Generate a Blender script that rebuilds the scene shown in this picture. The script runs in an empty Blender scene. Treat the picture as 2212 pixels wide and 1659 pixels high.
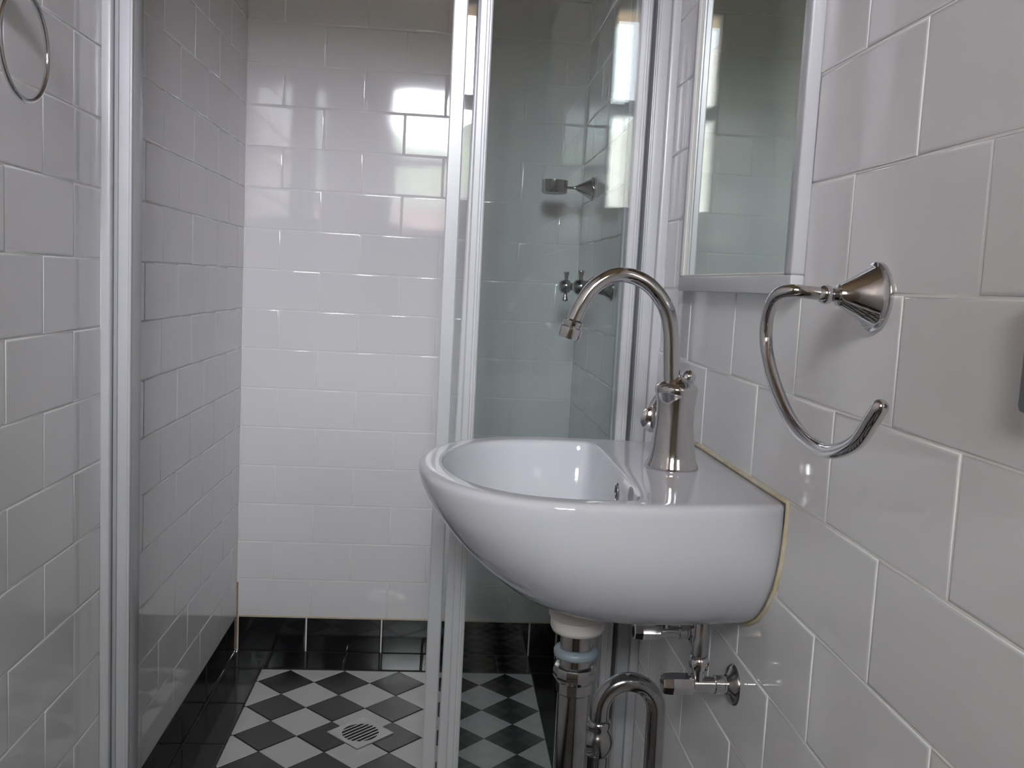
import bpy, bmesh, math, random
from mathutils import Vector, Matrix, Euler

random.seed(7)
scene = bpy.context.scene
COL = scene.collection
PI = math.pi

# ------------------------------------------------------------------ camera
ZC = 0.9863                      # eye height above the shower floor
RV = Vector((0.996163434, -0.071426641, 0.050563297))
UV = Vector((-0.042488958, 0.110358792, 0.992983195))
FV = Vector((0.076505558, 0.991321932, -0.106900549))
cam_data = bpy.data.cameras.new('camera')
cam = bpy.data.objects.new('camera', cam_data)
COL.objects.link(cam)
cam_data.sensor_width = 36.0
cam_data.lens = 36.0 * 1998.92 / 2212.0
cam_data.clip_start = 0.01
cam.matrix_world = Matrix(((RV.x, UV.x, -FV.x, 0.0), (RV.y, UV.y, -FV.y, 0.0), (RV.z, UV.z, -FV.z, ZC), (0, 0, 0, 1)))
scene.camera = cam

# ------------------------------------------------------------------ sky and daylight
SKY = 140.0
world = bpy.data.worlds.new('overcast_sky')
scene.world = world
world.use_nodes = True
wn = world.node_tree
wn.nodes.clear()
wo = wn.nodes.new('ShaderNodeOutputWorld')
wb = wn.nodes.new('ShaderNodeBackground')
wb.inputs['Color'].default_value = (0.945, 0.93, 1.035, 1)
wb.inputs['Strength'].default_value = SKY
wn.links.new(wb.outputs[0], wo.inputs[0])

XL, XR, YB, YF = -0.5042, 0.3370, 2.3744, -0.55     # finished tile faces / front wall
ZTOP = 2.36
WX0, WX1, WZ0, WZM0, WZM1, WZ1 = -0.325, 0.09, ZC + 0.285, ZC + 0.635, ZC + 0.685, ZC + 1.025

pd = bpy.data.lights.new('window_portal', 'AREA')      # sky portal in the window opening (guides sampling only)
pd.shape = 'RECTANGLE'
pd.size = WX1 - WX0
pd.size_y = WZ1 - WZ0
pd.cycles.is_portal = True
po = bpy.data.objects.new('window_portal', pd)
po.location = ((WX0 + WX1) / 2, YF - 0.075, (WZ0 + WZ1) / 2)
po.rotation_euler = (PI / 2, 0, 0)        # local -Z points along +Y, into the room
COL.objects.link(po)

scene.view_settings.view_transform = 'Standard'
scene.view_settings.look = 'None'
scene.view_settings.gamma = 1.0
scene.view_settings.use_curve_mapping = False
scene.view_settings.exposure = 0.0
scene.cycles.max_bounces = 20
scene.cycles.diffuse_bounces = 8
scene.cycles.glossy_bounces = 10
scene.cycles.transparent_max_bounces = 32

# ------------------------------------------------------------------ materials
def new_mat(name):
    m = bpy.data.materials.new(name)
    m.use_nodes = True
    return m, m.node_tree, m.node_tree.nodes['Principled BSDF']

def plain(name, col, rough=0.4, metal=0.0, spec=0.5, coat=0.0):
    m, nt, b = new_mat(name)
    b.inputs['Base Color'].default_value = (*col, 1)
    b.inputs['Roughness'].default_value = rough
    b.inputs['Metallic'].default_value = metal
    b.inputs['Specular IOR Level'].default_value = spec
    b.inputs['Coat Weight'].default_value = coat
    return m

def noisy(name, c1, c2, scale, rough, bump=0.0, detail=3.0, metal=0.0, bscale=None, bdist=0.001, spec=0.5, rnd=0.0):
    m, nt, b = new_mat(name)
    tc = nt.nodes.new('ShaderNodeTexCoord')
    n = nt.nodes.new('ShaderNodeTexNoise')
    n.inputs['Scale'].default_value = scale
    n.inputs['Detail'].default_value = detail
    geo = nt.nodes.new('ShaderNodeNewGeometry')
    nt.links.new(geo.outputs['Position'], n.inputs['Vector'])
    r = nt.nodes.new('ShaderNodeValToRGB')
    r.color_ramp.elements[0].position = 0.3
    r.color_ramp.elements[1].position = 0.7
    r.color_ramp.elements[0].color = (*c1, 1)
    r.color_ramp.elements[1].color = (*c2, 1)
    nt.links.new(n.outputs['Fac'], r.inputs['Fac'])
    out = r.outputs['Color']
    if rnd:
        oi = nt.nodes.new('ShaderNodeObjectInfo')
        mr = nt.nodes.new('ShaderNodeMapRange')
        mr.inputs['To Min'].default_value = 1.0 - rnd
        mr.inputs['To Max'].default_value = 1.0
        nt.links.new(oi.outputs['Random'], mr.inputs['Value'])
        hv = nt.nodes.new('ShaderNodeHueSaturation')
        nt.links.new(out, hv.inputs['Color'])
        nt.links.new(mr.outputs['Result'], hv.inputs['Value'])
        out = hv.outputs['Color']
    nt.links.new(out, b.inputs['Base Color'])
    b.inputs['Roughness'].default_value = rough
    b.inputs['Metallic'].default_value = metal
    b.inputs['Specular IOR Level'].default_value = spec
    if bump:
        n2 = nt.nodes.new('ShaderNodeTexNoise')
        n2.inputs['Scale'].default_value = bscale or scale
        n2.inputs['Detail'].default_value = 1.0
        nt.links.new(geo.outputs['Position'], n2.inputs['Vector'])
        bp = nt.nodes.new('ShaderNodeBump')
        bp.inputs['Strength'].default_value = bump
        bp.inputs['Distance'].default_value = bdist
        nt.links.new(n2.outputs['Fac'], bp.inputs['Height'])
        nt.links.new(bp.outputs['Normal'], b.inputs['Normal'])
    return m

M = {}
M['tile'] = noisy('white_glazed_tile', (0.768, 0.757, 0.762), (0.798, 0.787, 0.795), 3.0, 0.055, bump=0.25, bscale=14.0, bdist=0.0006, rnd=0.03)
M['grout'] = noisy('white_grout', (0.78, 0.76, 0.74), (0.84, 0.82, 0.80), 40.0, 0.85)
M['black_tile'] = noisy('black_glazed_tile', (0.006, 0.006, 0.007), (0.010, 0.010, 0.011), 5.0, 0.10, bump=0.2, bscale=10.0, bdist=0.0006)
M['black_grout'] = noisy('dark_grout', (0.05, 0.045, 0.036), (0.085, 0.075, 0.06), 60.0, 0.9)
M['floor_white'] = noisy('white_floor_tile', (0.60, 0.60, 0.60), (0.66, 0.66, 0.655), 6.0, 0.22, bump=0.2, bscale=12.0, rnd=0.05)
M['floor_black'] = noisy('black_floor_tile', (0.012, 0.013, 0.013), (0.022, 0.022, 0.022), 12.0, 0.24, bump=0.2, bscale=12.0, rnd=0.2)
M['plaster'] = noisy('cream_paint', (0.40, 0.335, 0.25), (0.44, 0.375, 0.285), 2.0, 0.6)
M['ceiling'] = noisy('ceiling_paint', (0.32, 0.24, 0.15), (0.36, 0.275, 0.175), 2.0, 0.7)
M['frame'] = noisy('white_powder_coat', (0.50, 0.505, 0.52), (0.53, 0.535, 0.55), 8.0, 0.26)
M['channel'] = plain('grey_channel', (0.20, 0.20, 0.20), 0.5)
M['seal'] = plain('grey_seal', (0.36, 0.36, 0.38), 0.5)
M['chrome'] = noisy('chrome', (0.66, 0.65, 0.65), (0.72, 0.71, 0.71), 20.0, 0.07, metal=1.0)
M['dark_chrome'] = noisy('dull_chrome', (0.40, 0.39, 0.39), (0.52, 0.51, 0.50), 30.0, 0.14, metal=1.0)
M['ceramic'] = noisy('white_ceramic', (0.565, 0.57, 0.615), (0.585, 0.59, 0.635), 2.0, 0.05)
M['plastic'] = noisy('white_plastic', (0.60, 0.57, 0.545), (0.64, 0.61, 0.58), 5.0, 0.4)
M['washer'] = noisy('pale_blue_plastic', (0.18, 0.22, 0.25), (0.26, 0.295, 0.325), 9.0, 0.35)
M['silicone'] = noisy('yellowed_silicone', (0.58, 0.48, 0.30), (0.68, 0.63, 0.52), 45.0, 0.45)
M['corner_bead'] = noisy('stained_corner_sealant', (0.26, 0.14, 0.07), (0.46, 0.36, 0.27), 30.0, 0.6)
M['box'] = noisy('grey_plastic', (0.16, 0.175, 0.165), (0.19, 0.20, 0.19), 8.0, 0.45)
M['hole_dark'] = plain('opening_dark', (0.003, 0.003, 0.003), 0.9)  # near-black that paints the dark inside small openings
M['steel'] = noisy('satin_steel', (0.55, 0.55, 0.55), (0.62, 0.62, 0.62), 40.0, 0.3, metal=0.7)
M['wframe'] = noisy('window_paint', (0.55, 0.56, 0.56), (0.60, 0.61, 0.61), 5.0, 0.4)
M['mirror'] = plain('mirror_silver', (0.74, 0.80, 0.75), 0.015, 1.0)
M['concrete'] = noisy('yard_concrete', (0.20, 0.19, 0.18), (0.27, 0.26, 0.24), 1.5, 0.9)
M['render'] = noisy('pale_render', (0.44, 0.41, 0.385), (0.50, 0.47, 0.44), 1.5, 0.9)
M['leaf'] = noisy('hedge_leaves', (0.07, 0.09, 0.055), (0.14, 0.17, 0.11), 9.0, 0.8)
M['brick'] = noisy('pink_brick', (0.40, 0.20, 0.16), (0.52, 0.30, 0.25), 6.0, 0.9, rnd=0.2)

def glass_mat(name, tint, rough=0.0, haze=0.0, haze_scale=None):
    m = bpy.data.materials.new(name)
    m.use_nodes = True
    nt = m.node_tree
    nt.nodes.clear()
    out = nt.nodes.new('ShaderNodeOutputMaterial')
    tr = nt.nodes.new('ShaderNodeBsdfTransparent')
    tr.inputs['Color'].default_value = (*tint, 1)
    gl = nt.nodes.new('ShaderNodeBsdfGlossy')
    gl.inputs['Roughness'].default_value = rough
    fr = nt.nodes.new('ShaderNodeFresnel')
    geo = nt.nodes.new('ShaderNodeNewGeometry')
    mr = nt.nodes.new('ShaderNodeMapRange')       # same outer-surface reflectance on both faces of the thin pane
    mr.inputs['To Min'].default_value = 1.5
    mr.inputs['To Max'].default_value = 1.0 / 1.5
    nt.links.new(geo.outputs['Backfacing'], mr.inputs['Value'])
    nt.links.new(mr.outputs['Result'], fr.inputs['IOR'])
    mx = nt.nodes.new('ShaderNodeMixShader')
    nt.links.new(fr.outputs[0], mx.inputs[0])
    body = tr
    if haze:
        tl = nt.nodes.new('ShaderNodeBsdfTranslucent')
        tl.inputs['Color'].default_value = (0.9, 0.9, 0.9, 1)
        mh = nt.nodes.new('ShaderNodeMixShader')
        if haze_scale:
            n = nt.nodes.new('ShaderNodeTexNoise')
            n.inputs['Scale'].default_value = haze_scale
            n.inputs['Detail'].default_value = 2.0
            mp = nt.nodes.new('ShaderNodeMapping')
            mp.inputs['Rotation'].default_value = (0, 0.7, 0)
            mp.inputs['Scale'].default_value = (1.0, 1.0, 0.45)
            nt.links.new(geo.outputs['Position'], mp.inputs['Vector'])
            nt.links.new(mp.outputs['Vector'], n.inputs['Vector'])
            m2 = nt.nodes.new('ShaderNodeMapRange')
            m2.inputs['From Min'].default_value = 0.35
            m2.inputs['From Max'].default_value = 0.65
            m2.inputs['To Min'].default_value = 0.0
            m2.inputs['To Max'].default_value = min(1.0, haze * 3.0)
            nt.links.new(n.outputs['Fac'], m2.inputs['Value'])
            nt.links.new(m2.outputs['Result'], mh.inputs[0])
        else:
            mh.inputs[0].default_value = haze
        nt.links.new(tr.outputs[0], mh.inputs[1])
        nt.links.new(tl.outputs[0], mh.inputs[2])
        body = mh
    nt.links.new(body.outputs[0], mx.inputs[1])
    nt.links.new(gl.outputs[0], mx.inputs[2])
    nt.links.new(mx.outputs[0], out.inputs[0])
    return m

M['screen_glass'] = glass_mat('green_screen_glass', (0.962, 0.976, 0.972))
M['clear_pane'] = glass_mat('clear_window_glass', (0.97, 0.98, 0.98))
M['obscure_pane'] = glass_mat('obscure_window_glass', (0.80, 0.83, 0.79), rough=0.1, haze=0.16, haze_scale=38.0)

# ------------------------------------------------------------------ helpers
def link(name, me, mat=None, parent=None):
    o = bpy.data.objects.new(name, me)
    COL.objects.link(o)
    if mat is not None:
        if not me.materials:
            me.materials.append(mat)
    if parent is not None:
        o.parent = parent
    return o

def obj(name, bm, mat, parent=None, smooth=False, angle=40):
    bmesh.ops.recalc_face_normals(bm, faces=bm.faces[:])
    me = bpy.data.meshes.new(name)
    if smooth:
        lim = math.radians(angle)
        for f in bm.faces:
            f.smooth = True
        for e in bm.edges:
            if len(e.link_faces) == 2 and e.calc_face_angle(0) > lim:
                e.smooth = False
    bm.to_mesh(me)
    bm.free()
    return link(name, me, mat, parent)

def tag(o, label=None, cat=None, group=None, kind=None):
    if label: o['label'] = label
    if cat: o['category'] = cat
    if group: o['group'] = group
    if kind: o['kind'] = kind
    return o

def thing(name, label, cat, loc, group=None):
    e = bpy.data.objects.new(name, None)
    COL.objects.link(e)
    e.empty_display_size = 0.05
    e.location = loc
    tag(e, label, cat, group)
    return e

def adopt(root):
    """children are modelled in world space; keep them there under the root"""
    bpy.context.view_layer.update()
    inv = root.matrix_world.inverted()
    for c in root.children:
        c.matrix_parent_inverse = inv

def bx(bm, x0, x1, y0, y1, z0, z1, bev=0.0):
    vs = [bm.verts.new((x, y, z)) for x in (x0, x1) for y in (y0, y1) for z in (z0, z1)]
    f = [(0, 1, 3, 2), (4, 6, 7, 5), (0, 4, 5, 1), (2, 3, 7, 6), (0, 2, 6, 4), (1, 5, 7, 3)]
    fs = [bm.faces.new([vs[i] for i in q]) for q in f]
    if bev:
        es = list({e for q in fs for e in q.edges})
        bmesh.ops.bevel(bm, geom=es, offset=bev, segments=2, profile=0.5, affect='EDGES')
    return vs

def box(name, x0, x1, y0, y1, z0, z1, mat, parent=None, bev=0.0):
    bm = bmesh.new()
    bx(bm, x0, x1, y0, y1, z0, z1, bev)
    return obj(name, bm, mat, parent, smooth=bev > 0, angle=50)

def lathe(bm, prof, origin, axis, seg=32, cap=True):
    """prof: list of (radius, distance along axis)"""
    ax = Vector(axis).normalized()
    t = Vector((0, 0, 1)) if abs(ax.z) < 0.9 else Vector((1, 0, 0))
    a = ax.cross(t).normalized()
    b = ax.cross(a)
    o = Vector(origin)
    rings = []
    for r, d in prof:
        if r < 1e-6:
            rings.append([bm.verts.new(o + ax * d)])
        else:
            rings.append([bm.verts.new(o + ax * d + (a * math.cos(2 * PI * i / seg) + b * math.sin(2 * PI * i / seg)) * r) for i in range(seg)])
    for p, q in zip(rings, rings[1:]):
        for i in range(seg):
            j = (i + 1) % seg
            if len(p) == 1 and len(q) == 1:
                continue
            if len(p) == 1:
                bm.faces.new((p[0], q[i], q[j]))
            elif len(q) == 1:
                bm.faces.new((p[i], p[j], q[0]))
            else:
                bm.faces.new((p[i], p[j], q[j], q[i]))
    if cap:
        if len(rings[0]) > 1: bm.faces.new(rings[0])
        if len(rings[-1]) > 1: bm.faces.new(rings[-1])

def catmull(pts, n=8, closed=False):
    pts = [Vector(p) for p in pts]
    out = []
    N = len(pts)
    segs = N if closed else N - 1
    for i in range(segs):
        if closed:
            p0, p1, p2, p3 = pts[(i - 1) % N], pts[i], pts[(i + 1) % N], pts[(i + 2) % N]
        else:
            p1, p2 = pts[i], pts[i + 1]
            p0 = pts[i - 1] if i else p1 * 2 - p2
            p3 = pts[i + 2] if i + 2 < N else p2 * 2 - p1
        for k in range(n):
            t = k / n
            out.append(0.5 * ((2 * p1) + (p2 - p0) * t + (2 * p0 - 5 * p1 + 4 * p2 - p3) * t * t + (3 * p1 - p0 - 3 * p2 + p3) * t ** 3))
    if not closed:
        out.append(pts[-1])
    return out

def tube(bm, path, r, seg=16, closed=False, round_end=False):
    path = [Vector(p) for p in path]
    N = len(path)
    rr = r if callable(r) else (lambda t: r)
    tang = []
    for i in range(N):
        if closed:
            d = path[(i + 1) % N] - path[(i - 1) % N]
        else:
            d = path[min(i + 1, N - 1)] - path[max(i - 1, 0)]
        tang.append(d.normalized())
    up = Vector((0, 0, 1)) if abs(tang[0].z) < 0.9 else Vector((0, 1, 0))
    n = (up - tang[0] * up.dot(tang[0])).normalized()
    rings = []
    for i in range(N):
        n = (n - tang[i] * n.dot(tang[i])).normalized()
        b = tang[i].cross(n)
        rad = rr(i / max(1, N - 1))
        rings.append([bm.verts.new(path[i] + (n * math.cos(2 * PI * k / seg) + b * math.sin(2 * PI * k / seg)) * rad) for k in range(seg)])
    pairs = list(zip(rings, rings[1:]))
    if closed:
        pairs.append((rings[-1], rings[0]))
    for p, q in pairs:
        for k in range(seg):
            j = (k + 1) % seg
            bm.faces.new((p[k], p[j], q[j], q[k]))
    if not closed:
        for ring, d, c in ((rings[0], -tang[0], path[0]), (rings[-1], tang[-1], path[-1])):
            if round_end:
                rad = (ring[0].co - c).length
                prev = ring
                for a in (30, 60):
                    ca, sa = math.cos(math.radians(a)), math.sin(math.radians(a))
                    nx = [bm.verts.new(c + (v.co - c) * ca + d * rad * sa) for v in ring]
                    for k in range(seg):
                        j = (k + 1) % seg
                        bm.faces.new((prev[k], prev[j], nx[j], nx[k]))
                    prev = nx
                tip = bm.verts.new(c + d * rad)
                for k in range(seg):
                    bm.faces.new((prev[k], prev[(k + 1) % seg], tip))
            else:
                bm.faces.new(ring)

def Z(z):          # height relative to the eye -> absolute
    return z + ZC

# ------------------------------------------------------------------ wall tiles
TILE_T = 0.008
GAP = 0.0022
_tile_cache = {}
def tile_mesh(w, h, mat, key, edge=0.0026, drop=0.0006):
    k = (round(w, 4), round(h, 4), key)
    if k in _tile_cache:
        return _tile_cache[k]
    me = bpy.data.meshes.new('tile_' + key)
    V, F = [], []
    def ring(ins, z):
        a, b = w / 2 - ins, h / 2 - ins
        V.extend([(-a, -b, z), (a, -b, z), (a, b, z), (-a, b, z)])
    ring(0, -TILE_T); ring(0, -drop); ring(edge * 0.35, -drop * 0.35); ring(edge, 0)
    for r in range(3):
        for i in range(4):
            j = (i + 1) % 4
            F.append((r * 4 + i, r * 4 + j, r * 4 + 4 + j, r * 4 + 4 + i))
    F.append((12, 13, 14, 15))
    me.from_pydata(V, [], F)
    for i, p in enumerate(me.polygons):
        p.use_smooth = 4 <= i < 12
    me.materials.append(mat)
    _tile_cache[k] = me
    return me

BASES = {   # (u axis, v axis, normal) of each wall
    'left': (Vector((0, -1, 0)), Vector((0, 0, 1)), Vector((1, 0, 0))),
    'right': (Vector((0, 1, 0)), Vector((0, 0, 1)), Vector((-1, 0, 0))),
    'back': (Vector((1, 0, 0)), Vector((0, 0, 1)), Vector((0, -1, 0))),
    'floor': (Vector((1, 0, 0)), Vector((0, 1, 0)), Vector((0, 0, 1))),
}
def place_tile(side, centre, w, h, mat, key, parent, tilt=0.17, joined=None):
    u, v, n = BASES[side]
    rot = Matrix((u, v, n)).transposed().to_4x4()
    t = math.radians(tilt)
    j = Euler((random.gauss(0, t), random.gauss(0, t * 0.7), 0)).to_matrix().to_4x4()
    mw = Matrix.Translation(centre) @ rot @ j
    me = tile_mesh(w, h, mat, key)
    if joined is not None:
        tmp = len(joined.verts)
        joined.from_mesh(me)
        joined.verts.ensure_lookup_table()
        bmesh.ops.transform(joined, matrix=mw, verts=joined.verts[tmp:])
        return None
    o = bpy.data.objects.new('tile', me)
    COL.objects.link(o)
    o.matrix_world = mw
    o.parent = parent
    return o

Z0 = Z(0.0068)            # height of joint row 0
BOT = Z0 - 0.9            # top of the black skirting
def course(side, lo, hi, ph_even, ph_odd, pitch, plane, parent, individual, skip=None):
    """running-bond courses; lo..hi along the wall, ph_even/odd = joint phase of rows with even/odd index"""
    rest = bmesh.new()
    k = -9
    while Z0 + 0.1 * k < ZTOP - 0.005:
        z0 = Z0 + 0.1 * k
        z1 = min(z0 + 0.1, ZTOP)
        ph = ph_even if k % 2 == 0 else ph_odd
        n0 = math.floor((lo - ph) / pitch)
        a = ph + n0 * pitch
        while a < hi:
            b = a + pitch
            s0, s1 = max(a, lo), min(b, hi)
            a = b
            if s1 - s0 < 0.012:
                continue
            c, zc = (s0 + s1) / 2, (z0 + z1) / 2
            w, h = s1 - s0 - GAP, z1 - z0 - GAP
            if side == 'back':
                pos = Vector((c, plane, zc))
            else:
                pos = Vector((plane, c, zc))
            if individual(c, zc):
                place_tile(side, pos, w, h, M['tile'], 'white', parent)
            else:
                place_tile(side, pos, w, h, M['tile'], 'white', parent, joined=rest)
        k += 1
    if len(rest.verts):
        me = bpy.data.meshes.new('tile_field')
        rest.to_mesh(me)
        me.materials.clear()
        me.materials.append(M['tile'])
        o = link('tile_field', me, None, parent)
        o['kind'] = 'stuff'
    rest.free()

def skirting(side, lo, hi, ph, pitch, plane, parent):
    a = ph + math.floor((lo - ph) / pitch) * pitch
    while a < hi:
        b = a + pitch
        s0, s1 = max(a, lo), min(b, hi)
        a = b
        if s1 - s0 < 0.012:
            continue
        c = (s0 + s1) / 2
        pos = Vector((c, plane, BOT / 2 - 0.001)) if side == 'back' else Vector((plane, c, BOT / 2 - 0.001))
        place_tile(side, pos, s1 - s0 - 0.004, BOT - 0.0005, M['black_tile'], 'black', parent, tilt=0.1)

G = 0.0009    # grout sits this far behind the tile face
TH = 0.10
wl = tag(box('wall_left', XL - TH, XL - G, YF - 0.12, YB + TH, BOT, ZTOP, M['grout']), 'left wall of white glazed brick-bond tiles', None, None, 'structure')
wr = tag(box('wall_right', XR + G, XR + TH, YF - 0.12, YB + TH, BOT, ZTOP, M['grout']), 'right wall of white glazed brick-bond tiles behind the basin', None, None, 'structure')
wb_ = tag(box('wall_back', XL - G, XR + G, YB + G, YB + TH, BOT, ZTOP, M['grout']), 'far white tiled wall at the end of the shower', None, None, 'structure')
course('back', XL + 0.001, XR - 0.001, -0.2160, -0.1168 - 0.1985, 0.1985, YB, wb_, lambda c, z: True)
course('left', YF, YB - 0.001, 1.1090, 1.2115, 0.1985, XL, wl, lambda c, z: c > 0.85 and z < 1.66)
course('right', YF, YB - 0.001, 0.5672, 0.6630, 0.1965, XR, wr, lambda c, z: c > 0.40 and z < 1.66)

bl = tag(box('baseboard_left', XL - TH, XL - G, YF - 0.12, YB + TH, 0.0, BOT, M['black_grout']), 'black tile skirting along the left wall', None, None, 'structure')
br = tag(box('baseboard_right', XR + G, XR + TH, YF - 0.12, YB + TH, 0.0, BOT, M['black_grout']), 'black tile skirting along the right wall', None, None, 'structure')
bb = tag(box('baseboard_back', XL - G, XR + G, YB + G, YB + TH, 0.0, BOT, M['grout']), 'black tile skirting along the far shower wall', None, None, 'structure')
skirting('back', XL + 0.003, XR - 0.001, -0.3250, 0.1960, YB, bb)
skirting('left', YF, YB - 0.001, 2.265, 0.1960, XL, bl)
skirting('right', YF, YB - 0.001, 2.265, 0.1960, XR, br)

# sealant lines that show in the corner and over the skirting
bm = bmesh.new(); bx(bm, XL - 0.002, XL + 0.0026, YB - 0.0022, YB + 0.002, 0.004, BOT + 0.09)
tag(obj('trim_1', bm, M['corner_bead']), 'stained sealant bead up the far left corner', None, None, 'structure')
bm = bmesh.new(); bx(bm, XL + 0.006, XR - 0.006, YB - 0.0006, YB + 0.002, BOT - 0.0022, BOT + 0.0018)
tag(obj('trim_2', bm, M['silicone']), 'yellowed grout line above the black skirting', None, None, 'structure')

# ------------------------------------------------------------------ floor
floor = tag(box('floor', XL - TH, XR + TH, YF - 0.12, YB + TH, -0.12, -0.0012, M['black_grout']), 'black and white diamond tile floor with a black border', None, None, 'structure')
FX0, FX1, FY1 = -0.4165, 0.2620, 2.2590
PD = 0.1345
CX0, CY0 = -0.3445, 2.1900
YV = 1.45     # nearest floor the photo shows is beyond this

def clip(poly, ax, lim, keep_less):
    out = []
    for i in range(len(poly)):
        p, q = poly[i], poly[(i + 1) % len(poly)]
        ip = (p[ax] <= lim) == keep_less or p[ax] == lim
        iq = (q[ax] <= lim) == keep_less or q[ax] == lim
        if ip: out.append(p)
        if ip != iq:
            t = (lim - p[ax]) / (q[ax] - p[ax])
            out.append((p[0] + (q[0] - p[0]) * t, p[1] + (q[1] - p[1]) * t))
    return out

def poly_area(p):
    return 0.5 * sum(p[i][0] * p[(i + 1) % len(p)][1] - p[(i + 1) % len(p)][0] * p[i][1] for i in range(len(p)))

_poly_cache = {}
def poly_mesh(pts, mat, key):
    k = (tuple((round(a, 3), round(b, 3)) for a, b in pts), key)
    if k in _poly_cache: return _poly_cache[k]
    n = len(pts)
    cx = sum(p[0] for p in pts) / n; cy = sum(p[1] for p in pts) / n
    def sc(ins, z):
        out = []
        for p in pts:
            d = math.hypot(p[0] - cx, p[1] - cy) or 1
            out.append((cx + (p[0] - cx) * (1 - ins / d), cy + (p[1] - cy) * (1 - ins / d), z))
        return out
    V = sc(0, -0.006) + sc(0, -0.0008) + sc(0.002, 0.0)
    F = []
    for r in range(2):
        for i in range(n):
            j = (i + 1) % n
            F.append((r * n + i, r * n + j, r * n + n + j, r * n + n + i))
    F.append(tuple(range(2 * n, 3 * n)))
    me = bpy.data.meshes.new('floor_tile_' + key)
    me.from_pydata(V, [], F)
    me.materials.append(mat)
    _poly_cache[k] = me
    return me

near_floor = {'w': bmesh.new(), 'b': bmesh.new()}
def floor_tile(cx, cy, col):
    h = PD / 2 - 0.0014
    p = [(cx + h, cy), (cx, cy + h), (cx - h, cy), (cx, cy - h)]
    for ax, lim, less in ((0, FX0 + 0.001, False), (0, FX1 - 0.001, True), (1, FY1 - 0.001, True), (1, YF, False)):
        p = clip(p, ax, lim, less)
        if len(p) < 3: return
    if abs(poly_area(p)) < 2e-4: return
    me = poly_mesh([(a - cx, b - cy) for a, b in p], M['floor_white' if col == 'w' else 'floor_black'], col)
    if cy < YV:
        bm = near_floor[col]
        n0 = len(bm.verts)
        bm.from_mesh(me)
        bm.verts.ensure_lookup_table()
        bmesh.ops.translate(bm, vec=(cx, cy, 0), verts=bm.verts[n0:])
        return
    o = bpy.data.objects.new('tile', me)
    COL.objects.link(o)
    o.location = (cx, cy, 0)
    o.parent = floor
for j in range(-1, 22):
    for i in range(-1, 6):
        floor_tile(CX0 + PD * i, CY0 - PD * j, 'b')
        floor_tile(CX0 + PD * (i + 0.5), CY0 - PD * (j + 0.5), 'w')
for c, nm in (('w', 'white_tile_field'), ('b', 'black_tile_field')):
    me = bpy.data.meshes.new(nm)
    near_floor[c].to_mesh(me)
    near_floor[c].free()
    me.materials.clear()
    o = link(nm, me, M['floor_white' if c == 'w' else 'floor_black'], floor)
    o['kind'] = 'stuff'

def border(x0, x1, y0, y1):
    place_tile('floor', Vector(((x0 + x1) / 2, (y0 + y1) / 2, 0)), abs(x1 - x0) - 0.003, abs(y1 - y0) - 0.003, M['black_tile'], 'border', floor, tilt=0.08)
yj = [2.2645, 2.0695, 1.8800, 1.690, 1.500]
y = 1.500
while y - 0.195 > YF:
    y -= 0.195
    yj.append(y)
yj.append(YF)
for a, b in zip(yj, yj[1:]):
    if a - b > 0.02:
        border(XL + 0.001, FX0, b, a)
        border(FX1, XR - 0.001, b, a)
xj = [XL + 0.001, -0.4135, -0.2165, -0.0200, 0.1770, XR - 0.001]
for a, b in zip(xj, xj[1:]):
    border(a, b, FY1 + 0.005, YB - 0.001)

# ------------------------------------------------------------------ ceiling, front wall, window
tag(box('ceiling', XL - TH, XR + TH, YF - 0.12, YB + TH, ZTOP, ZTOP + 0.1, M['ceiling']), 'plain pale ceiling above the narrow room', None, None, 'structure')
bm = bmesh.new()
bx(bm, XL - G, WX0, YF - 0.12, YF, 0.0, ZTOP)
bx(bm, WX1, XR + G, YF - 0.12, YF, 0.0, ZTOP)
bx(bm, WX0, WX1, YF - 0.12, YF, 0.0, WZ0)
bx(bm, WX0, WX1, YF - 0.12, YF, WZ1, ZTOP)
tag(obj('wall_front', bm, M['plaster']), 'painted wall behind the viewer with the window', None, None, 'structure')
win = bpy.data.objects.new('window_1', None)
COL.objects.link(win)
win.location = ((WX0 + WX1) / 2, YF - 0.05, WZ0)
tag(win, 'two-light window behind the viewer, seen only in reflections', None, None, 'structure')
fw = 0.018
y0, y1 = YF - 0.065, YF - 0.03
box('window_frame', WX0, WX0 + fw, y0, y1, WZ0, WZ1, M['wframe'], win)
box('window_frame', WX1 - fw, WX1, y0, y1, WZ0, WZ1, M['wframe'], win)
box('window_frame', WX0 + fw, WX1 - fw, y0, y1, WZ0, WZ0 + fw, M['wframe'], win)
box('window_frame', WX0 + fw, WX1 - fw, y0, y1, WZ1 - fw, WZ1, M['wframe'], win)
box('transom', WX0 + fw, WX1 - fw, y0, y1, WZM0, WZM1, M['wframe'], win)
box('pane', WX0 + fw, WX1 - fw, YF - 0.050, YF - 0.046, WZ0 + fw, WZM0, M['obscure_pane'], win)
box('pane', WX0 + fw, WX1 - fw, YF - 0.050, YF - 0.046, WZM1, WZ1 - fw, M['clear_pane'], win)
adopt(win)

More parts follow.
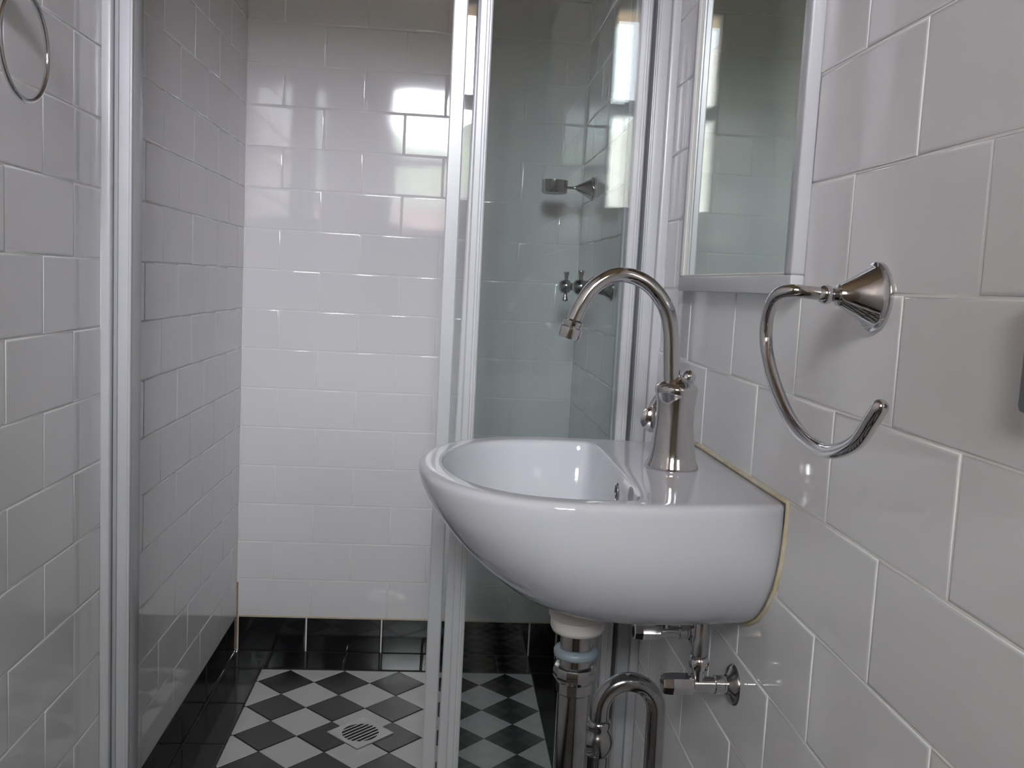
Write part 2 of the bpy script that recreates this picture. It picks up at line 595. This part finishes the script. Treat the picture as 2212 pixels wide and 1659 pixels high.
# outside the window: paving and a low brick house side
tag(box('ground', -14, 14, -16, YF - 0.13, -0.30, -0.12, M['concrete']), 'concrete yard outside the window', None, None, 'structure')
gw = thing('brick_garden_wall', 'pinkish brick garden wall outside, glimpsed through the obscured lower pane', 'wall', (0, -8.0, -0.12))
box('wall_core', -6, 6, -8.25, -8.006, -0.12, 1.96, M['concrete'], gw)
bmb = bmesh.new()
for r in range(26):
    off = 0.12 if r % 2 else 0.0
    for c in range(51):
        x = -6 + off + c * 0.24
        if x + 0.23 <= 6.0:
            bx(bmb, x, x + 0.23, -8.006, -7.99, -0.12 + r * 0.08, -0.12 + r * 0.08 + 0.07)
o = obj('brick_face', bmb, M['brick'], gw); o['kind'] = 'stuff'
box('coping', -6, 6, -8.28, -7.95, 1.96, 2.02, M['concrete'], gw)
adopt(gw)
hg = thing('hedge', 'tall green hedge beyond the garden wall outside', 'hedge', (0, -13.0, -0.12))
bm = bmesh.new()
rh = random.Random(3)
nx, nz = 60, 14
def hv(i, j):
    x = -9 + 18 * i / nx
    z = -0.12 + 3.75 * j / nz
    return bm.verts.new((x + rh.uniform(-.08, .08), -13.0 + rh.uniform(-.16, .16) - 0.3 * (j / nz) ** 2, z + (rh.uniform(-.12, .12) if j else 0)))
gr = [[hv(i, j) for i in range(nx + 1)] for j in range(nz + 1)]
bk = [[bm.verts.new((v.co.x, v.co.y - 0.9, v.co.z)) for v in row] for row in (gr[0], gr[-1])]
for j in range(nz):
    for i in range(nx):
        bm.faces.new((gr[j][i], gr[j][i + 1], gr[j + 1][i + 1], gr[j + 1][i]))
for i in range(nx):
    bm.faces.new((gr[nz][i], gr[nz][i + 1], bk[1][i + 1], bk[1][i]))
    bm.faces.new((bk[0][i], bk[0][i + 1], bk[1][i + 1], bk[1][i]))
o = obj('foliage', bm, M['leaf'], hg, smooth=True, angle=60); o['kind'] = 'stuff'
adopt(hg)
ev = thing('added_eave', 'added eave outside the window, cutting off the high sky', 'eave', (0, YF - 0.12, 2.22))  # added overhang that keeps high sky light off the near walls
box('soffit', -3, 3, YF - 0.80, YF - 0.125, 2.22, 2.24, M['ceiling'], ev)
box('fascia', -3, 3, YF - 0.83, YF - 0.80, 2.17, 2.36, M['ceiling'], ev)
adopt(ev)
# added side walls outside, placed to narrow the daylight towards the back wall
tag(box('wall_added_left', -1.30, -1.05, -7.9, YF - 0.13, -0.12, 2.60, M['render']), 'added pale rendered wall outside the window, limiting daylight from one side', None, None, 'structure')
tag(box('wall_added_right', 0.80, 1.05, -7.9, YF - 0.13, -0.12, 2.60, M['render']), 'added pale rendered wall outside the window, limiting daylight from the other side', None, None, 'structure')
# ------------------------------------------------------------------ shower screen (three-panel slider, pushed open)
scr = thing('shower_screen', 'white-framed three-panel glass shower screen slid open to the right', 'shower screen', (0.0, 1.43, 0.0))
ST = 1.98       # top of the screen
SB = 0.0
# wall channel on the left: raised lip by the wall, lower face, thin outer bead
jl = box('wall_channel', XL, XL + 0.0415, 1.420, 1.462, SB, ST, M['frame'], scr, 0.0012)
box('lip', XL, XL + 0.0145, 1.404, 1.420, SB, ST, M['frame'], jl, 0.0025)
box('seal', XL + 0.0155, XL + 0.0205, 1.4165, 1.420, SB, ST, M['seal'], jl, 0.0)
box('bead', XL + 0.0370, XL + 0.0415, 1.412, 1.420, SB, ST, M['frame'], jl, 0.0015)
# wall channel on the right
jr = box('wall_channel', XR - 0.0345, XR, 1.432, 1.470, SB, ST, M['frame'], scr, 0.0012)
box('lip', XR - 0.0140, XR, 1.418, 1.432, SB, ST, M['frame'], jr, 0.002)
box('bead', XR - 0.0330, XR - 0.0290, 1.428, 1.432, SB, ST, M['frame'], jr, 0.001)
box('channel_back', 0.288, 0.3028, 1.462, 1.474, SB, ST, M['channel'], scr)

def panel(name, xl, xr, yc, swl, swr, skew=0.0, grooves=True, glass_parent=None):
    """a framed glass leaf; skew = lean of the leaf over its height"""
    t = 0.009
    p = box(name, xl, xr, yc - t, yc + t, 0.045, 0.075, M['frame'], scr, 0.001)
    tp = box('top_rail', xl, xr, yc - t, yc + t, ST - 0.05, ST - 0.03, M['frame'], p, 0.001)
    for nm, a, b in (('stile', xl, xl + swl), ('stile', xr - swr, xr)):
        bm = bmesh.new()
        w = b - a
        g = w * 0.10
        prof = [(a, yc - t + 0.002), (a + 0.002, yc - t)]
        if grooves:
            m0 = a + w * 0.52
            prof += [(m0, yc - t), (m0 + g * 0.6, yc - t + 0.0018), (m0 + g * 2.2, yc - t + 0.0018), (m0 + g * 2.8, yc - t)]
        prof += [(b - 0.002, yc - t), (b, yc - t + 0.002), (b, yc + t), (a, yc + t)]
        lo = [bm.verts.new((x, yy, 0.075)) for x, yy in prof]
        hi = [bm.verts.new((x, yy, ST - 0.05)) for x, yy in prof]
        n = len(prof)
        for i in range(n):
            j = (i + 1) % n
            bm.faces.new((lo[i], lo[j], hi[j], hi[i]))
        bm.faces.new(lo); bm.faces.new(hi)
        obj(nm, bm, M['frame'], p)
    box('glass', xl + swl - 0.003, xr - swr + 0.003, yc - 0.002, yc + 0.002, 0.072, ST - 0.047, M['screen_glass'], p)
    if skew:
        zm = 0.9
        sk = Matrix.Rotation(skew, 4, 'Y')
        mm = Matrix.Translation((xl, yc, zm)) @ sk @ Matrix.Translation((-xl, -yc, -zm))
        p.matrix_world = mm
        for c in p.children:
            c.matrix_parent_inverse = Matrix.Identity(4)
    return p
panel('fixed_panel', 0.0338, 0.2905, 1.416, 0.0195, 0.0170)
panel('sliding_panel', 0.0268, 0.2900, 1.4375, 0.0200, 0.0120, skew=0.0100, grooves=False)
panel('sliding_panel', -0.0052, 0.2860, 1.4590, 0.0225, 0.0120, grooves=False)
box('bottom_track', XL + 0.0415, XR - 0.0345, 1.400, 1.474, 0.001, 0.045, M['frame'], scr, 0.002)
box('top_track', XL + 0.0415, XR - 0.0345, 1.400, 1.474, ST - 0.03, ST + 0.01, M['frame'], scr, 0.002)
adopt(scr)

# ------------------------------------------------------------------ mirror
MY0, MY1, MZ0, MZ1 = 0.855, 1.276, Z(0.003), Z(0.60)
MXF, MXG = 0.3232, 0.3275
mir = thing('wall_mirror', 'white-framed rectangular mirror on the right wall above the basin', 'mirror', (XR, (MY0 + MY1) / 2, MZ0))
F_ = 0.0195
def rail(name, ya, yb, za, zb):
    return box(name, MXF, XR, ya, yb, za, zb, M['frame'], mir, 0.0018)
rail('frame_rail', MY0, MY1, MZ0, MZ0 + F_)
rail('frame_rail', MY0, MY1, MZ1 - F_, MZ1)
rail('frame_rail', MY0, MY0 + F_, MZ0 + F_, MZ1 - F_)
rail('frame_rail', MY1 - 0.011, MY1, MZ0 + F_, MZ1 - F_)
gl_ = box('mirror_glass', MXG, XR - 0.002, MY0 + F_ - 0.002, MY1 - 0.009, MZ0 + F_ - 0.002, MZ1 - F_ + 0.002, M['mirror'], mir)
bm = bmesh.new()
loop = [(MXG - 0.0012, MY0 + F_ + 0.001, MZ0 + F_ + 0.001), (MXG - 0.0012, MY1 - 0.012, MZ0 + F_ + 0.001), (MXG - 0.0012, MY1 - 0.012, MZ1 - F_ - 0.001), (MXG - 0.0012, MY0 + F_ + 0.001, MZ1 - F_ - 0.001)]
for a, b in zip(loop, loop[1:] + loop[:1]):
    tube(bm, [a, b], 0.0016, 8)
obj('glazing_bead', bm, M['plastic'], mir, smooth=True)
adopt(mir)

# ------------------------------------------------------------------ basin
YC = 1.015
def d_outline(xt, w, kw, xc, xw, yc, narc=40, nst=10, nw=16, p=0.88):
    pts = []
    for i in range(nst):                         # near side, wall -> front
        t = i / nst
        x = xw + (xc - xw) * t
        s = math.sin(t * PI / 2)
        pts.append((x, yc - w * (kw + (1 - kw) * s)))
    for i in range(narc + 1):
        a = -PI / 2 + PI * i / narc
        pts.append((xc - (xc - xt) * max(0.0, math.cos(a)) ** p, yc + w * math.sin(a)))
    for i in range(nst):
        t = 1 - (i + 1) / nst
        x = xw + (xc - xw) * t
        s = math.sin(t * PI / 2)
        pts.append((x, yc + w * (kw + (1 - kw) * s)))
    for i in range(1, nw):
        t = i / nw
        pts.append((xw, yc + w * kw * (1 - 2 * t)))
    return pts

def inset_loop(pts, d):
    cx = 0.17; cy = YC
    out = []
    for x, y in pts:
        v = Vector((x - cx, y - cy)); L = v.length
        out.append((x - v.x / L * d, y - v.y / L * d))
    return out

basin = thing('wall_basin', 'small white ceramic wall-hung basin with rounded front', 'basin', (XR, YC, Z(-0.36)))
bm = bmesh.new()
rings = []
XW = XR - 0.0005
KW = 0.875
outer = [(-0.361, 0.190, 0.020), (-0.3595, 0.170, 0.040), (-0.356, 0.150, 0.062), (-0.345, 0.114, 0.100), (-0.3315, 0.0850, 0.128),
         (-0.315, 0.0630, 0.150), (-0.285, 0.0300, 0.175), (-0.255, 0.0035, 0.187), (-0.228, -0.0140, 0.1910), (-0.210, -0.0205, 0.1920), (-0.2045, -0.0215, 0.1920)]
for z, xt, w in outer:
    rings.append([(x, y, Z(z)) for x, y in d_outline(xt, w, KW, 0.15 + 0.5 * (xt + 0.021), XW, YC)])
top = d_outline(-0.0215, 0.192, KW, 0.15, XW, YC)
def push_in(pts, d):       # inset everything except the wall edge
    o = []
    for (x, y), (xi, yi) in zip(pts, inset_loop(pts, d)):
        o.append((x if x > XW - 1e-6 else xi, yi))
    return o
for d, z in ((0.0012, -0.2005), (0.0040, -0.1978), (0.0080, -0.1970)):
    rings.append([(x, y, Z(z)) for x, y in push_in(top, d)])
# bowl opening
IC = (0.145, 1.010)
inner = d_outline(0.0035, 0.1640, 0.985, 0.140, 0.2010, 1.010)
for it in range(5):
    n = len(inner)
    inner = [((inner[i - 1][0] + 2 * inner[i][0] + inner[(i + 1) % n][0]) / 4, (inner[i - 1][1] + 2 * inner[i][1] + inner[(i + 1) % n][1]) / 4) for i in range(n)]
mid = [((a[0] * 0.5 + b[0] * 0.5), (a[1] * 0.5 + b[1] * 0.5)) for a, b in zip(push_in(top, 0.008), inner)]
rings.append([(x, y, Z(-0.1970)) for x, y in mid])
for s, z in ((1.02, -0.1970), (1.0, -0.1974), (0.986, -0.1992), (0.975, -0.2030), (0.965, -0.210), (0.945, -0.230), (0.905, -0.252), (0.83, -0.272), (0.71, -0.290), (0.55, -0.303), (0.35, -0.312), (0.15, -0.317)):
    rings.append([(IC[0] + (x - IC[0]) * s, IC[1] + (y - IC[1]) * s, Z(z)) for x, y in inner])
vr = [[bm.verts.new(p) for p in r] for r in rings]
n = len(vr[0])
for a, b in zip(vr, vr[1:]):
    for i in range(n):
        j = (i + 1) % n
        bm.faces.new((a[i], a[j], b[j], b[i]))
bm.faces.new(vr[0]); bm.faces.new(vr[-1])
bowl = obj('bowl', bm, M['ceramic'], basin, smooth=True, angle=50)
md = bowl.modifiers.new('sub', 'SUBSURF'); md.levels = 1; md.render_levels = 1
# overflow ring on the inner wall face
bm = bmesh.new()
lathe(bm, [(0.0, -0.001), (0.0062, -0.001), (0.0062, 0.0)], (0.1915, 0.955, Z(-0.2135)), (-1, 0, 0), 20)
obj('overflow_dark_disc', bm, M['hole_dark'], basin, smooth=True)  # flat black disc, the dark of the overflow opening put in as colour
bm = bmesh.new()
tube(bm, [(0.1912, 0.955 + 0.0068 * math.cos(a), Z(-0.2135) + 0.0085 * math.sin(a)) for a in [2 * PI * k / 20 for k in range(20)]], 0.0014, 8, closed=True)
obj('overflow_rim', bm, M['chrome'], basin, smooth=True)
bm = bmesh.new()
lathe(bm, [(0.0, 0.003), (0.012, 0.003), (0.024, 0.0015), (0.028, 0.0)], (0.145, 1.01, Z(-0.3165)), (0, 0, 1), 28)
obj('drain_ring', bm, M['chrome'], basin, smooth=True)
# silicone bead along the wall
prof_n = [(XR - 0.0008, YC - w * KW - 0.0002, Z(z)) for z, xt, w in outer]
prof_f = [(XR - 0.0008, YC + w * KW + 0.0002, Z(z)) for z, xt, w in outer]
path = prof_n + [(XR, YC - 0.168 + 0.002 + 0.332 * k / 20, Z(-0.1955)) for k in range(21)] + prof_f[::-1]
bm = bmesh.new(); tube(bm, path, 0.0024, 8)
obj('sealant_bead', bm, M['silicone'], basin, smooth=True, angle=80)
adopt(basin)

# ------------------------------------------------------------------ basin tap
TX, TY, TZ = 0.2625, 1.010, Z(-0.197)
tap = thing('basin_tap', 'chrome gooseneck basin tap with flared body on the basin deck', 'tap', (TX, TY, TZ))
bm = bmesh.new()
lathe(bm, [(0.0295, 0.0), (0.0300, 0.002), (0.0292, 0.005), (0.0262, 0.012), (0.0245, 0.022), (0.0232, 0.036), (0.0218, 0.052), (0.0212, 0.066), (0.0216, 0.076),
           (0.0232, 0.085), (0.0240, 0.0875), (0.0240, 0.0915), (0.0232, 0.0935), (0.0212, 0.0955), (0.0165, 0.0985), (0.0122, 0.1000), (0.0108, 0.1030), (0.0100, 0.1045), (0.0, 0.1045)], (TX, TY, TZ), (0, 0, 1), 48)
obj('tap_body', bm, M['chrome'], tap, smooth=True, angle=60)
k = TY / 0.9947
sp = [(0.2530, -0.1000), (0.2516, -0.0900), (0.2497, -0.0650), (0.2475, -0.0430), (0.2420, -0.0210), (0.2305, -0.0030), (0.2150, 0.0100), (0.1955, 0.0162), (0.1760, 0.0128), (0.1585, 0.0000), (0.1465, -0.0200), (0.1395, -0.0380), (0.1370, -0.0460)]
bm = bmesh.new()
tube(bm, catmull([(x * k, TY, Z(z * k)) for x, z in sp], 8), lambda t: 0.0096 - 0.0014 * min(1, t * 1.6), 24)
obj('spout', bm, M['chrome'], tap, smooth=True)
ax = (Vector((0.1345 * k, 0, -0.0590 * k)) - Vector((0.1402 * k, 0, -0.0365 * k))).normalized()
bm = bmesh.new()
lathe(bm, [(0.0088, -0.002), (0.0112, 0.0), (0.0112, 0.003), (0.0104, 0.0042), (0.0104, 0.006), (0.0128, 0.0075), (0.0128, 0.017), (0.0120, 0.0195), (0.0095, 0.0198), (0.0090, 0.016), (0.0, 0.016)], (0.1402 * k, TY, Z(-0.0365 * k)), ax, 28, cap=False)
obj('aerator', bm, M['chrome'], tap, smooth=True, angle=50)
bm = bmesh.new()
tube(bm, catmull([(0.2380, TY + 0.030, Z(-0.150)), (0.2450, TY + 0.034, Z(-0.130)), (0.2590, TY + 0.030, Z(-0.108)), (0.2715, TY + 0.012, Z(-0.0960))], 6), lambda t: 0.0040 + 0.0012 * t, 12, round_end=True)
lev = obj('lever', bm, M['chrome'], tap, smooth=True)
bm = bmesh.new()
lathe(bm, [(0.0, -0.0105), (0.004, -0.0090), (0.0072, -0.004), (0.0082, 0.0), (0.0072, 0.004), (0.0045, 0.0072), (0.0, 0.0082)], (0.2755, TY + 0.002, Z(-0.0930)), (0.62, -0.2, 0.72), 24)
obj('lever_ball', bm, M['chrome'], lev, smooth=True)
bm = bmesh.new()
lathe(bm, [(0.0, -0.006), (0.010, -0.0055), (0.0150, -0.002), (0.0150, 0.002), (0.010, 0.0055), (0.0, 0.006)], (0.2450, TY + 0.0285, Z(-0.146)), (0, 1, 0), 28)
obj('lever_hub', bm, M['chrome'], lev, smooth=True)
adopt(tap)

# ------------------------------------------------------------------ towel rings
def cone_mount(bm, base, axis, rb=0.027, rt=0.0085, L=0.033):
    lathe(bm, [(rb, 0.0), (rb + 0.0005, 0.0018), (rb, 0.0038), (rb * 0.90, 0.0048), (rb * 0.86, 0.0060), (rt + 0.001, L - 0.004), (rt, L - 0.001), (rt * 0.7, L), (rt * 0.62, L + 0.003), (0.0, L + 0.003)], base, axis, 40)

RY, RZ = 0.704, Z(0.0045)
ring = thing('open_towel_ring', 'chrome open-ended towel ring on a cone mount beside the mirror', 'towel ring', (XR, RY, RZ))
bm = bmesh.new(); cone_mount(bm, (XR, RY, RZ), (-1, 0, 0)); obj('cone_mount', bm, M['chrome'], ring, smooth=True, angle=50)
bm = bmesh.new()
lathe(bm, [(0.0, -0.0075), (0.0045, -0.0062), (0.0070, -0.003), (0.0077, 0.0), (0.0070, 0.003), (0.0045, 0.0062), (0.0, 0.0075)], (0.2955, RY, RZ), (-1, 0, 0), 24)
obj('ball_joint', bm, M['chrome'], ring, smooth=True)
pts = [(0.2955, 0.704, 0.0045), (0.2820, 0.7055, 0.0055), (0.2700, 0.7085, 0.0060), (0.2625, 0.7165, 0.0030), (0.2605, 0.7270, -0.0060), (0.2610, 0.7345, -0.0200), (0.2620, 0.7350, -0.0370), (0.2620, 0.7195, -0.0577),
       (0.2620, 0.6890, -0.0798), (0.2620, 0.6569, -0.0946), (0.2620, 0.6211, -0.1010), (0.2620, 0.5903, -0.0995), (0.2620, 0.5577, -0.0876), (0.2620, 0.5390, -0.0701), (0.2620, 0.5310, -0.0619)]
bm = bmesh.new(); tube(bm, catmull([(x, y, Z(z)) for x, y, z in pts], 8), 0.0052, 18, round_end=True)
obj('ring', bm, M['chrome'], ring, smooth=True)
adopt(ring)

LX, LY, LZ, LR = -0.462, 1.066, Z(0.2290), 0.0575
tr2 = thing('round_towel_ring', 'thin round chrome towel ring on the left wall', 'towel ring', (XL, LY, LZ + LR))
bm = bmesh.new(); cone_mount(bm, (XL, LY, LZ + LR + 0.012), (1, 0, 0), 0.024, 0.008, 0.030); obj('cone_mount', bm, M['chrome'], tr2, smooth=True, angle=50)
bm = bmesh.new()
lathe(bm, [(0.0, 0.0), (0.0055, 0.0), (0.0060, 0.004), (0.0060, 0.013), (0.0045, 0.017), (0.0, 0.0175)], (XL + 0.031, LY, LZ + LR + 0.012), (1, 0, -0.3), 18)
obj('hanger', bm, M['chrome'], tr2, smooth=True)
bm = bmesh.new()
tube(bm, [(LX, LY + LR * math.cos(a), LZ + LR * math.sin(a)) for a in [2 * PI * q / 72 for q in range(72)]], 0.0030, 12, closed=True)
obj('ring', bm, M['chrome'], tr2, smooth=True)
adopt(tr2)

# ------------------------------------------------------------------ waste and trap under the basin
WXc, WYc = 0.1700, 1.030
trap = thing('waste_trap', 'chrome waste pipe and looping trap below the basin', 'trap', (WXc, WYc, 0.0))
bm = bmesh.new()
lathe(bm, [(0.0335, 0.0), (0.0340, -0.002), (0.0340, -0.016), (0.0325, -0.018), (0.0310, -0.0195), (0.0315, -0.022), (0.0315, -0.030), (0.0290, -0.035), (0.0210, -0.037), (0.0, -0.037)], (WXc, WYc, Z(-0.3600)), (0, 0, 1), 40)
tag(obj('waste_nut', bm, M['plastic'], trap, smooth=True, angle=50), 'stepped round white plastic nut')
bm = bmesh.new()
lathe(bm, [(0.0190, -0.396), (0.0190, -0.640)], (WXc, WYc, ZC), (0, 0, 1), 28); obj('tailpiece', bm, M['dark_chrome'], trap, smooth=True, angle=50)
bm = bmesh.new()
lathe(bm, [(0.019, -0.4160), (0.0245, -0.4170), (0.0258, -0.4190), (0.0258, -0.4235), (0.0245, -0.4255), (0.019, -0.4262)], (WXc, WYc, ZC), (0, 0, 1), 32)
tag(obj('washer', bm, M['washer'], trap, smooth=True, angle=50), 'pale blue plastic washer')
bm = bmesh.new()
lathe(bm, [(0.0195, -0.436), (0.0240, -0.4375), (0.0255, -0.441), (0.0255, -0.449), (0.0240, -0.4525), (0.0215, -0.456), (0.0215, -0.468), (0.0195, -0.470)], (WXc, WYc, ZC), (0, 0, 1), 12)
obj('coupling_nut', bm, M['dark_chrome'], trap, smooth=True, angle=25)
# hidden U-bend below the frame, then the arch
AX0, AX1, AY, AR = 0.2160, 0.2880, 1.100, 0.0120
bm = bmesh.new()
a, b = Vector((WXc, WYc, 0)), Vector((AX0, AY, 0))
mid_, half = (a + b) / 2, (a - b) / 2
pth = [(mid_ + half * math.cos(t) + Vector((0, 0, Z(-0.64) - abs(half.length) * math.sin(t)))) for t in [PI * q / 16 for q in range(17)]]
tube(bm, pth + [(AX0, AY, Z(-0.56))], lambda t: 0.0190 - 0.004 * min(1, t * 1.2), 20)
obj('u_bend', bm, M['dark_chrome'], trap, smooth=True)
bm = bmesh.new()
R_ = (AX1 - AX0) / 2
ctr = ((AX0 + AX1) / 2, AY, Z(-0.5260))
pth = [(AX0, AY, Z(-0.560))] + [(ctr[0] - R_ * math.cos(t), AY, ctr[2] + R_ * 1.05 * math.sin(t)) for t in [PI * q / 20 for q in range(21)]] + [(AX1 + 0.001, AY, Z(-0.60)), (AX1 + 0.001, AY, 0.004)]
tube(bm, pth, AR, 20); obj('arch_pipe', bm, M['dark_chrome'], trap, smooth=True)
bm = bmesh.new()
lathe(bm, [(0.0125, 0.012), (0.0150, 0.010), (0.0160, 0.004), (0.0150, 0.001), (0.0150, -0.002), (0.0180, -0.006), (0.0200, -0.014), (0.0198, -0.022), (0.0165, -0.032), (0.013, -0.036)], (AX0, AY, Z(-0.5490)), (0, 0, 1), 28)
obj('compression_nut', bm, M['dark_chrome'], trap, smooth=True, angle=50)
bm = bmesh.new()
lathe(bm, [(0.030, 0.0), (0.030, 0.002), (0.022, 0.006), (0.0125, 0.007)], (AX1 + 0.001, AY, 0.0005), (0, 0, 1), 28)
obj('floor_flange', bm, M['chrome'], trap, smooth=True)
adopt(trap)

# ------------------------------------------------------------------ stop valves
def stop_valve(vy, label, bz):
    vz = Z(-0.4275)
    t = thing('stop_valve', label, 'valve', (XR, vy, vz), 'stop valves under the basin')
    bm = bmesh.new()
    lathe(bm, [(0.0225, 0.0), (0.0225, 0.0015), (0.0200, 0.0045), (0.0120, 0.0075), (0.0110, 0.009)], (XR, vy, vz), (-1, 0, 0), 32)
    obj('wall_flange', bm, M['dark_chrome'], t, smooth=True, angle=50)
    bm = bmesh.new()
    lathe(bm, [(0.0090, 0.004), (0.0090, 0.012), (0.0105, 0.013), (0.0105, 0.022), (0.0085, 0.023), (0.0085, 0.050), (0.0, 0.050)], (XR, vy, vz), (-1, 0, 0), 24)
    obj('valve_body', bm, M['chrome'], t, smooth=True, angle=40)
    bm = bmesh.new()
    lathe(bm, [(0.0100, 0.046), (0.0125, 0.048), (0.0128, 0.070), (0.0118, 0.0795), (0.0095, 0.0808), (0.0, 0.0808)], (XR, vy, vz), (-1, 0, 0), 8)
    obj('handle', bm, M['chrome'], t)
    px = 0.2960
    bm = bmesh.new()
    lathe(bm, [(0.0070, 0.005), (0.0070, 0.017), (0.0100, 0.0185), (0.0112, 0.0250), (0.0100, 0.0315), (0.0075, 0.0330), (0.0075, 0.036)], (px, vy, vz), (0, 0, 1), 24)
    obj('outlet_nut', bm, M['chrome'], t, smooth=True, angle=50)
    bm = bmesh.new()
    lathe(bm, [(0.0092, 0.034), (0.0092, 0.052), (0.0080, 0.054), (0.0080, bz)], (px, vy, vz), (0, 0, 1), 20)
    obj('riser', bm, M['dark_chrome'], t, smooth=True, angle=50)
    adopt(t)
stop_valve(0.961, 'nearer chrome stop valve with round wall flange below the basin', 0.096)
stop_valve(1.118, 'farther chrome stop valve, half hidden behind the nearer one', 0.090)

# ------------------------------------------------------------------ inside the shower, seen through the glass
SY, SZ = 2.195, Z(0.2320)
sd = thing('soap_holder', 'chrome cone-mounted soap holder seen through the shower glass', 'soap holder', (XR, SY, SZ))
bm = bmesh.new(); cone_mount(bm, (XR, SY, SZ), (-1, 0, 0), 0.0270, 0.0060, 0.042); obj('cone_mount', bm, M['dark_chrome'], sd, smooth=True, angle=50)
bm = bmesh.new()
lathe(bm, [(0.0, -0.0150), (0.0270, -0.0150), (0.0300, -0.0120), (0.0305, 0.0150), (0.0285, 0.0150), (0.0275, -0.0100), (0.0, -0.0110)], (0.2460, SY, SZ), (0, 0, 1), 36, cap=False)
obj('cup', bm, M['dark_chrome'], sd, smooth=True, angle=50)
bm = bmesh.new(); tube(bm, [(0.2950, SY, SZ), (0.2740, SY, SZ)], 0.0032, 12); obj('arm', bm, M['dark_chrome'], sd, smooth=True)
adopt(sd)

def shower_tap(y, label):
    z = Z(0.0015)
    t = thing('shower_tap', label, 'tap', (XR, y, z), 'cross-handle shower taps')
    bm = bmesh.new()
    lathe(bm, [(0.0260, 0.0), (0.0260, 0.002), (0.0230, 0.006), (0.0160, 0.014), (0.0130, 0.024), (0.0125, 0.036)], (XR, y, z), (-1, 0, 0), 28)
    obj('flange', bm, M['dark_chrome'], t, smooth=True, angle=50)
    bm = bmesh.new()
    lathe(bm, [(0.0085, 0.034), (0.0085, 0.052), (0.0140, 0.056), (0.0160, 0.064), (0.0145, 0.073), (0.0090, 0.079), (0.0, 0.080)], (XR, y, z), (-1, 0, 0), 28)
    hub = obj('handle_hub', bm, M['dark_chrome'], t, smooth=True, angle=50)
    for d in ((0, 0, 1), (0, 0, -1), (0, 1, 0), (0, -1, 0)):
        bm = bmesh.new()
        lathe(bm, [(0.0050, 0.010), (0.0042, 0.016), (0.0048, 0.024), (0.0066, 0.029), (0.0060, 0.033), (0.0, 0.0345)], (XR - 0.064, y, z), d, 16)
        obj('handle_arm', bm, M['dark_chrome'], hub, smooth=True)
    adopt(t)
shower_tap(2.100, 'farther cross-handle shower tap, left of the pair behind the glass')
shower_tap(1.870, 'nearer cross-handle shower tap, partly behind the gooseneck spout')

# ------------------------------------------------------------------ floor drain
DX, DY = -0.1425, 1.936
dr = thing('floor_drain', 'square floor drain with a round slotted grate set diagonally', 'drain', (DX, DY, 0.0))
R45 = Matrix.Rotation(PI / 4, 4, 'Z')
def dpt(x, y, z):
    v = R45 @ Vector((x, y, 0)); return (DX + v.x, DY + v.y, z)
bm = bmesh.new()
N = 48; S = 0.0520; RG = 0.0395
sq, ci, cb, sb_ = [], [], [], []
for i in range(N):
    a = 2 * PI * i / N
    c, s = math.cos(a), math.sin(a)
    m_ = max(abs(c), abs(s))
    sb_.append(bm.verts.new(dpt(S * c / m_, S * s / m_, 0.0)))
    sq.append(bm.verts.new(dpt((S - 0.001) * c / m_, (S - 0.001) * s / m_, 0.0022)))
    ci.append(bm.verts.new(dpt(RG * c, RG * s, 0.0016)))
    cb.append(bm.verts.new(dpt(RG * c, RG * s, 0.0002)))
for i in range(N):
    j = (i + 1) % N
    for p, q in ((sb_, sq), (sq, ci), (ci, cb)):
        bm.faces.new((p[i], p[j], q[j], q[i]))
obj('plate', bm, M['steel'], dr)
bm = bmesh.new(); lathe(bm, [(0.0, 0.0), (RG, 0.0)], (DX, DY, 0.0006), (0, 0, 1), 48, cap=False); obj('dark_disc', bm, M['hole_dark'], dr)  # flat black disc painting the darkness below the grate
for q in range(-3, 4):
    off = q * 0.0104
    L_ = math.sqrt(max(0, RG ** 2 - off ** 2))
    bm = bmesh.new()
    hw = 0.0021
    vs = [bm.verts.new(dpt(x, y, z)) for z in (0.0007, 0.0017) for x, y in ((-L_, off - hw), (L_, off - hw), (L_, off + hw), (-L_, off + hw))]
    for f in ((0, 1, 2, 3), (4, 5, 6, 7), (0, 1, 5, 4), (1, 2, 6, 5), (2, 3, 7, 6), (3, 0, 4, 7)):
        bm.faces.new([vs[i] for i in f])
    obj('grate_bar', bm, M['steel'], dr)
adopt(dr)

# ------------------------------------------------------------------ grey box at the right edge
gb = thing('wall_box', 'small grey box on the right wall, cut off by the picture edge', 'box', (XR, 0.42, Z(-0.06)))
box('case', 0.3230, XR, 0.36, 0.4960, Z(-0.0575), Z(0.0130), M['box'], gb, 0.004)
box('back_plate', 0.3340, XR, 0.355, 0.5020, Z(-0.0640), Z(0.0190), M['box'], gb, 0.001)
adopt(gb)
